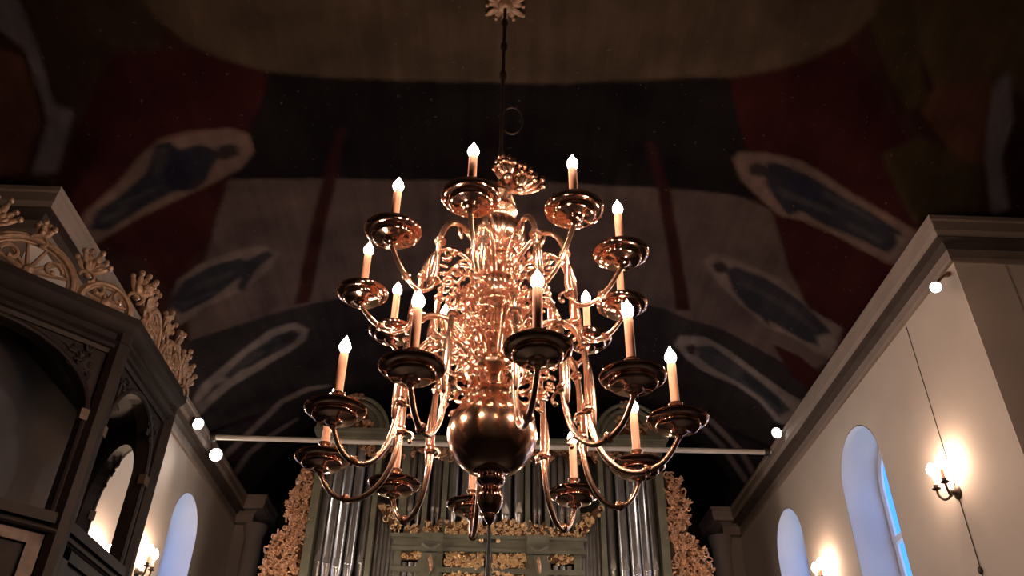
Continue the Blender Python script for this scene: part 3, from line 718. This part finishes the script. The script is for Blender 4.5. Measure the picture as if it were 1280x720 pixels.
# gilded fretwork at the feet of the pipes and in the panels below
carve('foot_carving', [(-1.01, 3.30), (-.82, 3.30), (-.82, 3.42), (-1.01, 3.38)], 14, .035, .03)
carve('foot_carving', [(-.77, 3.30), (-.57, 3.30), (-.57, 3.52), (-.67, 3.40), (-.77, 3.52)], 16, .035, .03)
carve('foot_carving', [(-.53, 3.30), (.43, 3.30), (.43, 3.44), (.20, 3.52), (-.05, 3.42), (-.30, 3.48), (-.53, 3.44)], 100, .04, .03)
carve('foot_carving', [(.48, 3.30), (.68, 3.30), (.68, 3.52), (.58, 3.40), (.48, 3.52)], 16, .035, .03)
carve('foot_carving', [(.72, 3.30), (1.01, 3.30), (1.01, 3.38), (.72, 3.42)], 18, .035, .03)
carve('gilded_panel', rect(-.50, -.05, 2.93, 3.09), 80, .04, .035); carve('gilded_panel', rect(.03, .42, 2.93, 3.09), 72, .04, .035)
carve('gilded_panel', rect(-.50, -.05, 2.60, 2.85), 80, .045, .035); carve('gilded_panel', rect(.03, .42, 2.60, 2.85), 72, .045, .035)
carve('gilded_panel', rect(-1.02, -.81, 3.00, 3.09), 16, .035, .03); carve('gilded_panel', rect(.72, 1.0, 3.00, 3.09), 18, .035, .03)
carve('corner_carving', [(-1.37, 3.66), (-1.30, 3.68), (-1.02, 3.44), (-1.02, 3.20), (-1.08, 3.25)], 22, .045, .04)
carve('corner_carving', [(1.37, 3.66), (1.30, 3.68), (1.02, 3.44), (1.02, 3.20), (1.08, 3.25)], 22, .045, .04)
for x0, x1 in ((-1.36, -1.10), (-1.02, -.82), (-.76, -.59), (-.53, -.1), (.0, .43), (.49, .67), (.73, 1.0), (1.09, 1.33)):
    c = (x0+x1)/2; carve('top_fret', [(x0, 4.46), (x1, 4.46), (x1, 4.22), (c+.3*(x1-c), 4.36), (c-.3*(x1-c), 4.36), (x0, 4.22)], 18, .04, .03, 'gilt')
for sx in (-1, 1):
    carve('tower_fret', [(sx*2.06, 4.48), (sx*1.44, 4.48), (sx*1.44, 4.20), (sx*1.60, 4.38), (sx*1.75, 4.42), (sx*1.9, 4.38), (sx*2.06, 4.24)], 36, .05, .04, 'gilt', y=YO-.06)
    # carved wing beside the tower
    carve('carved_wing', [(sx*2.18, 4.16), (sx*2.36, 4.10), (sx*2.40, 3.85), (sx*2.44, 3.55), (sx*2.36, 3.38), (sx*2.52, 3.28), (sx*2.62, 3.05), (sx*2.60, 2.45), (sx*2.18, 2.45)], 330, .055, .10, 'gilt', y=YO+.04)
    # tower top: cornice, arched pediment, crest
    mb = OB(); a, b2 = sorted((sx*1.34, sx*2.20)); B(mb, a, b2, 4.48, 4.56, YO-.14, YO+.60); B(mb, a-.03, b2+.03, 4.54, 4.59, YO-.18, YO+.60); mb.build('tower_cornice', M['case'], smooth=False)
    mb = OB(); c = sx*1.77
    arc = [Vector((c+.42*math.cos(q), YO-.08, 4.58+.46*math.sin(q))) for q in lin(PI, 0, 15)]
    mb.prism(arc, Vector((0, .03, 0)), Vector((0, .5, 0))); mb.build('pediment', M['case'])
    for rr in (.44, .36):
        mm = OB(); mm.tube([Vector((c+rr*math.cos(q), YO-.10, 4.58+(rr+.04)*math.sin(q))) for q in lin(PI, 0, 19)], .028, 8); mm.build('pediment_molding', M['case'])
    carve('pediment_carving', [(c-.24, 4.62), (c+.24, 4.62), (c+.15, 4.86), (c-.15, 4.86)], 26, .05, .04, 'gilt', y=YO-.06)
    carve('crest_carving', [(c-.13, 5.00), (c+.13, 5.00), (c+.06, 5.12), (c-.06, 5.12)], 12, .045, .05, 'gilt', y=YO-.09)
mb = OB(); B(mb, -1.36, 1.36, 4.48, 4.54, YO-.05, YO+.60); B(mb, -1.36, 1.36, 4.52, 4.56, YO-.08, YO+.60); mb.build('top_cornice', M['case'], smooth=False)
# dark spire with cross tips standing on the front ledge
mb = OB(); mb.lathe([(.10, 2.38), (.10, 2.44), (.05, 2.50), (.045, 2.80), (.03, 2.95), (.045, 3.02), (.028, 3.08), (.025, 3.26), (.018, 3.34), (.004, 3.40)], 14, Matrix.Translation((0, YO-.20, 0)))
mb.tube([(-.08, YO-.20, 3.19), (.10, YO-.20, 3.19)], .018, 8); mb.build('spire_finial', M['lamp_black'])
for x in (-.085, .105):
    mb = OB(); mb.ball((x, YO-.20, 3.19), (.03, .025, .025)); mb.build('spire_tip', M['gilt_bright'])

# ------------------------------------------------------------------ carved box with arches on the left wall
A_, B_, C_, D_ = (-4.05, 4.17), (-2.80, 5.42), (-2.80, 6.56), (-3.62, 7.38)
gb = thing('gallery_box', 'dark oak three-sided box with round arches and gilded cresting on the left wall', 'gallery box', W3(-3.2, 5.9, HB))
class GB(MB):
    def build(s, name, mat, parent=None, smooth=True, ang=42):
        s.v = [(p[0]+3.2, p[1]-5.9, p[2]) for p in s.v]; return MB.build(s, name, mat, parent or gb, smooth, ang)
s2 = math.sqrt(.5)
facets = [(B_, (-1, -1), (-s2, s2), 1.768, (.10, 1.55, 1.89, 2.60, 3.06), (s2, -s2)),
          (B_, (0, 1), (-1, 0), 1.14, (.13, 1.01, 1.88, 2.57, 3.05), (1, 0)),
          (C_, (-1, 1), (-s2, -s2), 1.16, (.13, 1.03, 1.88, 2.57, 3.05), (s2, s2))]
for P0, U, N, L, op, out in facets:
    ua, ub, zs, zp, za = op[0], op[1], op[2]+EYE, op[3]+EYE, op[4]+EYE
    g = GB(); panel(g, P0, U, N, 0, L, .9+EYE, 3.28+EYE, [(ua, ub, zs, zp, za)], .09); g.build('arched_panel', M['wood'], smooth=False)
    g = GB(); g.tube(arch_line(P0, U, ua-.02, ub+.02, zs, zp, za+.02, (out[0]*.012, out[1]*.012)), .022, 8); g.build('arch_molding', M['wood'])
    Un = Vector((*U, 0)).normalized(); On = Vector((*out, 0)); P = Vector((*P0, 0))
    for u in (ua-.03, ub+.03):
        g = GB(); c = P+Un*u
        g.prism([c-Un*.05-On*.02, c+Un*.05-On*.02, c+Un*.05+On*.035, c-Un*.05+On*.035], Vector((0, 0, zp-.05)), Vector((0, 0, zp+.03))); g.build('impost', M['wood_trim'], smooth=False)
    g = GB(); g.prism([P-On*.10, P+Un*L-On*.10, P+Un*L+On*.05, P+On*.05], Vector((0, 0, zs-.07)), Vector((0, 0, zs))); g.build('sill', M['wood'], smooth=False)
    # raised frame of the panel under the sill
    g = GB(); a0, a1 = ua-.02, ub+.02
    for (u0, u1, z0, z1) in ((a0, a1, zs-.22, zs-.15), (a0, a1, zs-.95, zs-.88), (a0, a0+.09, zs-.95, zs-.15), (a1-.09, a1, zs-.95, zs-.15)):
        q = P+Un*u0+On*.0; r = P+Un*u1
        g.prism([q, r, r+On*.03, q+On*.03], Vector((0, 0, z0)), Vector((0, 0, z1)))
    g.build('panel_frame', M['wood_trim'] if P0 == B_ and U == (-1, -1) else M['wood'], smooth=False)
    for z in (zs-.12,):
        g = GB(); g.tube([P+On*.05+Vector((0, 0, z)), P+Un*L+On*.05+Vector((0, 0, z))], .02, 8); g.build('sill_molding', M['wood'])
    # spandrel relief
    for u, sgn in ((ua+.04, 1), (ub-.04, -1)):
        g = GB(); fr_ = lambda uu, w, d, P=P, Un=Un, On=On: P+Un*uu+On*d+Vector((0, 0, w))
        g.prism([fr_(u, za-.02, .004), fr_(u+sgn*.26, za, .004), fr_(u+sgn*.13, za-.05, .004), fr_(u+sgn*.04, za-.15, .004), fr_(u, za-.26, .004)], On*0, On*.008)
        carving(g, [(u, za-.02), (u+sgn*.26, za-.0), (u, za-.26)], fr_, 10, .05, .03, rc); g.build('spandrel_carving', M['wood'])
for P0, r in ((B_, .075), (C_, .07)):
    g = GB(); g.lathe([(r, 0), (r, 3.28+EYE)], 8, Matrix.Translation((P0[0], P0[1], 0)) @ Matrix.Rotation(PI/8, 4, 'Z')); g.build('post', M['wood'], ang=20)
cp = [(-.06, 3.10), (.02, 3.10), (.03, 3.13), (.05, 3.14), (.05, 3.17), (.075, 3.19), (.04, 3.205), (.04, 3.26), (.075, 3.28), (.10, 3.32), (.115, 3.34), (.115, 3.40), (-.06, 3.40)]
g = GB(); sweep(g, [A_, B_, C_, D_], [(o, z+EYE) for o, z in cp], -1); g.build('cornice', M['wood'], ang=30)
roof = [Vector((*p, 0)) for p in (A_, B_, C_, D_, (-3.63, 4.17))]
for nm, z0, z1, mt in (('roof', 3.25, 3.33, 'wood'), ('floor_board', .9, 1.0, 'wood')):
    g = GB(); g.prism(roof, Vector((0, 0, z0+EYE)), Vector((0, 0, z1+EYE))); g.build(nm, M[mt], smooth=False)
g = GB(); g.box((-4.10, 4.17, .9+EYE), (-4.04, 5.18, 3.3+EYE)); g.build('side_board', M['wood'], smooth=False)
g = GB(); g.box((-3.64, 4.20, .9+EYE), (-3.60, 6.75, 3.28+EYE)); g.build('inner_shade_board', M['box_back'], smooth=False)  # added dark board, gives the box its inner shade
# gilded cresting: paired C-scrolls with spoked insides, leaf sprays above
def crest(P0, U, out, L, scrolls, sprays):
    P = Vector((*P0, 0)); Un = Vector((*U, 0)).normalized(); On = Vector((*out, 0)).normalized()
    def F(u, w, d=0): return P+Un*u+On*(.04+d)+Vector((0, 0, 3.40+EYE+w))
    for c, hw, hh in scrolls:
        g = GB()
        for k, w in ((1, .022), (.84, .014), (.92, .018)):
            g.tube([F(c+hw*k*math.cos(q), hh*k*math.sin(q), .02 if k == .92 else 0) for q in lin(0, PI, 15)], w, 7)
        for q in lin(.35, PI-.35, 6): g.tube([F(c, .02), F(c+hw*.82*math.cos(q), hh*.82*math.sin(q))], [.02, .012], 6)
        for sg in (-1, 1):
            sp = [F(c+sg*(hw*.42+.075*(1-.7*t)*math.cos(5*t)), .10+.075*(1-.7*t)*math.sin(5*t), .01) for t in lin(0, 1, 12)]; g.tube(sp, .016, 6); g.ball(sp[-1], .022, 7, 5)
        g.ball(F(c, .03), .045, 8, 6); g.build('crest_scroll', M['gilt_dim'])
    for c, w0, n, ln, lean in sprays:
        g = GB(); g.ball(F(c, w0), .035, 8, 6)
        for i in range(n):
            a = PI/2+lean+(i-(n-1)/2)*.36; k = ln*(1-.10*abs(i-(n-1)/2))
            tip = F(c+k*math.cos(a), w0+k*math.sin(a), .02+.03*(i % 2)); g.leaf(F(c, w0), tip, .026, On, .5); g.ball(tip, .024, 7, 5)
            g.leaf(F(c, w0, .02), F(c+.55*k*math.cos(a+.2), w0+.55*k*math.sin(a+.2), .05), .02, On, .5)
        sp = [F(c+.07*(1-.6*t)*math.cos(4.5*t), w0-.05+.07*(1-.6*t)*math.sin(4.5*t), .03) for t in lin(0, 1, 10)]; g.tube(sp, .014, 6)
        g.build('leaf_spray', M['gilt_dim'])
crest((-2.76, 5.40), (-1, -1), (s2, -s2), 1.7, [(.24, .20, .19), (.80, .34, .30), (1.40, .24, .26)], [(.04, .20, 5, .20, .2), (.42, .20, 6, .20, 0), (1.12, .24, 6, .24, 0), (.80, .31, 4, .12, 0), (1.6, .2, 6, .2, 0)])
crest((-2.76, 5.42), (0, 1), (1, 0), 1.1, [(.22, .17, .26), (.72, .24, .24)], [(.02, .14, 5, .22, 0), (.44, .18, 6, .20, 0), (.98, .10, 6, .24, -.1), (.72, .25, 4, .12, 0), (1.12, .06, 4, .18, -.3)])

# ------------------------------------------------------------------ wall sconces
def sconce(x, y, h, label, cable=False):
    sx = 1 if x > 0 else -1
    t = thing('wall_sconce', label, 'sconce', W3(x, y, h), 0 if sx < 0 else PI, 'two-light wall sconces')   # local +X points into the room
    m = MB(); m.lathe([(.055, .0), (.055, .008), (.04, .018), (.022, .022), (.018, .05), (.026, .06), (.012, .075)], 18, Matrix.Rotation(PI/2, 4, 'Y')); m.build('backplate', M['iron'], t)
    for s in (-1, 1):
        m = MB(); m.tube([(.05, 0, 0), (.07, s*.02, -.035), (.095, s*.05, -.04), (.118, s*.07, .0), (.12, s*.072, .05)], .010, 7, 4)
        a = m.build('arm', M['iron'], t)
        m = MB(); m.lathe([(.006, .04), (.03, .052), (.034, .058), (.016, .064), (.02, .085), (.012, .09)], 14, Matrix.Translation((.12, s*.072, 0))); m.build('candle_cup', M['iron'], a)
        m = MB(); m.lathe([(.014, .085), (.014, .165), (.008, .168)], 12, Matrix.Translation((.12, s*.072, 0))); m.build('candle', M['candle'], a)
        m = MB(); z = .168; m.lathe([(.010, z), (.022, z+.008), (.034, z+.026), (.037, z+.046), (.029, z+.068), (.015, z+.090), (.002, z+.108)], 12, Matrix.Translation((.12, s*.072, 0))); m.build('bulb', M['sconce_bulb'], a)
    if cable:
        m = MB(); m.tube([(.006, 0, -.05), (.008, 0, -.6), (.008, 0, -2.2)], .004, 6); m.tube([(.006, 0, .05), (.005, .0, .9), (.006, 0, 1.54)], .003, 6); m.build('cable', M['iron'], t)
        m = MB(); m.ball((.015, 0, -.60), (.015, .022, .03)); m.build('cable_switch', M['iron'], t)
    return t
sconce(3.65, 6.11, 2.50, 'two-light sconce with a hanging cable nearest on the right wall', True)
sconce(3.65, 8.90, 2.56, 'two-light sconce between the two windows of the right wall')
sconce(-3.65, 8.88, 2.52, 'two-light sconce beside the window of the left wall')
sconce(-3.65, 7.78, 2.21, 'two-light sconce seen through the arch of the oak box')

# ------------------------------------------------------------------ cornice spotlights
def spotlight(pos, aim, label, mount, power, sc=1., cone=110, blend=.8):
    p = W3(*pos); d = (W3(*aim)-p).normalized()
    t = thing('spotlight', label, 'spotlight', p, group='spotlights on the cornices')
    R3 = d.to_track_quat('Z', 'Y').to_matrix().to_4x4() @ Matrix.Scale(sc, 4)
    m = MB(); m.lathe([(.028, -.16), (.05, -.155), (.055, -.13), (.055, -.05), (.075, -.02), (.078, .02), (.070, .02), (.066, -.005)], 20, R3); m.build('housing', M['lamp_black'], t)
    m = MB(); m.lathe([(.066, .0), (.055, .007), (.03, .011), (.005, .012)], 20, R3); m.build('lens', M['lens'], t)
    m = MB(); q = W3(*mount)-p; m.tube([q, q*.6+Vector((0, 0, .02)), R3 @ Vector((0, 0, -.09))], .012, 7, 3); m.ball(q, (.035, .035, .02)); m.build('bracket', M['bronze'], t)
    L = bpy.data.lights.new('spot_beam', 'SPOT'); L.energy = power; L.spot_size = math.radians(cone); L.spot_blend = blend; L.color = (1, .86, .74); L.shadow_soft_size = .06
    o = bpy.data.objects.new('spot_beam', L); C.objects.link(o); o.parent = t; o.location = d*.05; o.rotation_euler = d.to_track_quat('-Z', 'Y').to_euler()
spotlight((3.42, 5.18, 3.80), (1.6, 1.2, .2), 'spotlight clamped under the near corner of the right cornice', (3.63, 5.30, 4.02), 40, .62)
spotlight((3.42, 9.05, 4.40), (-1.8, 5.0, 1.2), 'spotlight fixed to the right cornice by the tie bar', (3.50, 9.08, 4.36), 175, .9, 125)
spotlight((-3.40, 8.86, 4.22), (2.2, 4.8, 1.0), 'spotlight on the left cornice in front of the tie bar', (-3.50, 8.90, 4.32), 250, .98, 122)
spotlight((-3.40, 9.68, 4.20), (.9, 3.6, .9), 'spotlight on the left cornice beyond the tie bar', (-3.50, 9.72, 4.32), 130, 1.12, 120)
# unseen point lights added below the picture to light the organ pipes
for x, e in ((-1.72, 26), (1.72, 13), (0.1, 12)):
    L = bpy.data.lights.new('organ_fill', 'POINT'); L.energy = e; L.color = (1, .80, .60); L.shadow_soft_size = .10
    o = bpy.data.objects.new('organ_fill', L); C.objects.link(o); o.location = W3(x, 9.0, 2.0)

# ------------------------------------------------------------------ sky outside, camera, look
w = bpy.data.worlds.new('dusk_sky'); bpy.context.scene.world = w; w.use_nodes = True
bg = w.node_tree.nodes['Background']; bg.inputs['Strength'].default_value = 4.2
wt = w.node_tree; wc = wt.nodes.new('ShaderNodeTexCoord'); ws = wt.nodes.new('ShaderNodeSeparateXYZ'); wr_ = wt.nodes.new('ShaderNodeValToRGB')
wt.links.new(wc.outputs['Generated'], ws.inputs[0]); wt.links.new(ws.outputs['Z'], wr_.inputs['Fac']); wt.links.new(wr_.outputs['Color'], bg.inputs['Color'])
e = wr_.color_ramp.elements; e[0].position = .0; e[0].color = (.34, .42, .60, 1); e[1].position = .24; e[1].color = (.032, .15, .55, 1)
k = wr_.color_ramp.elements.new(.10); k.color = (.62, .86, 1.35, 1)

cam = bpy.data.cameras.new('camera'); co = bpy.data.objects.new('camera', cam); C.objects.link(co)
cam.sensor_width = 36; cam.lens = 1040/1280*36; cam.clip_start = .05
yw, pt_, rl = math.radians(1.3), math.radians(35.3), math.radians(1.0)
fw = Vector((math.sin(yw)*math.cos(pt_), math.cos(yw)*math.cos(pt_), math.sin(pt_)))
r0 = Vector((math.cos(yw), -math.sin(yw), 0)); u0 = r0.cross(fw)
r = math.cos(rl)*r0+math.sin(rl)*u0; u = -math.sin(rl)*r0+math.cos(rl)*u0
co.matrix_world = Matrix(((r.x, u.x, -fw.x, 0), (r.y, u.y, -fw.y, 0), (r.z, u.z, -fw.z, EYE), (0, 0, 0, 1)))
sc = bpy.context.scene; sc.camera = co
sc.view_settings.view_transform = 'Standard'; sc.view_settings.look = 'None'; sc.view_settings.gamma = 1; sc.view_settings.use_curve_mapping = False
sc.view_settings.exposure = 0.0
cy_ = sc.cycles
cy_.caustics_reflective = False; cy_.caustics_refractive = False; cy_.sample_clamp_indirect = 4; cy_.max_bounces = 8; cy_.diffuse_bounces = 3; cy_.glossy_bounces = 5
cy_.use_denoising = True
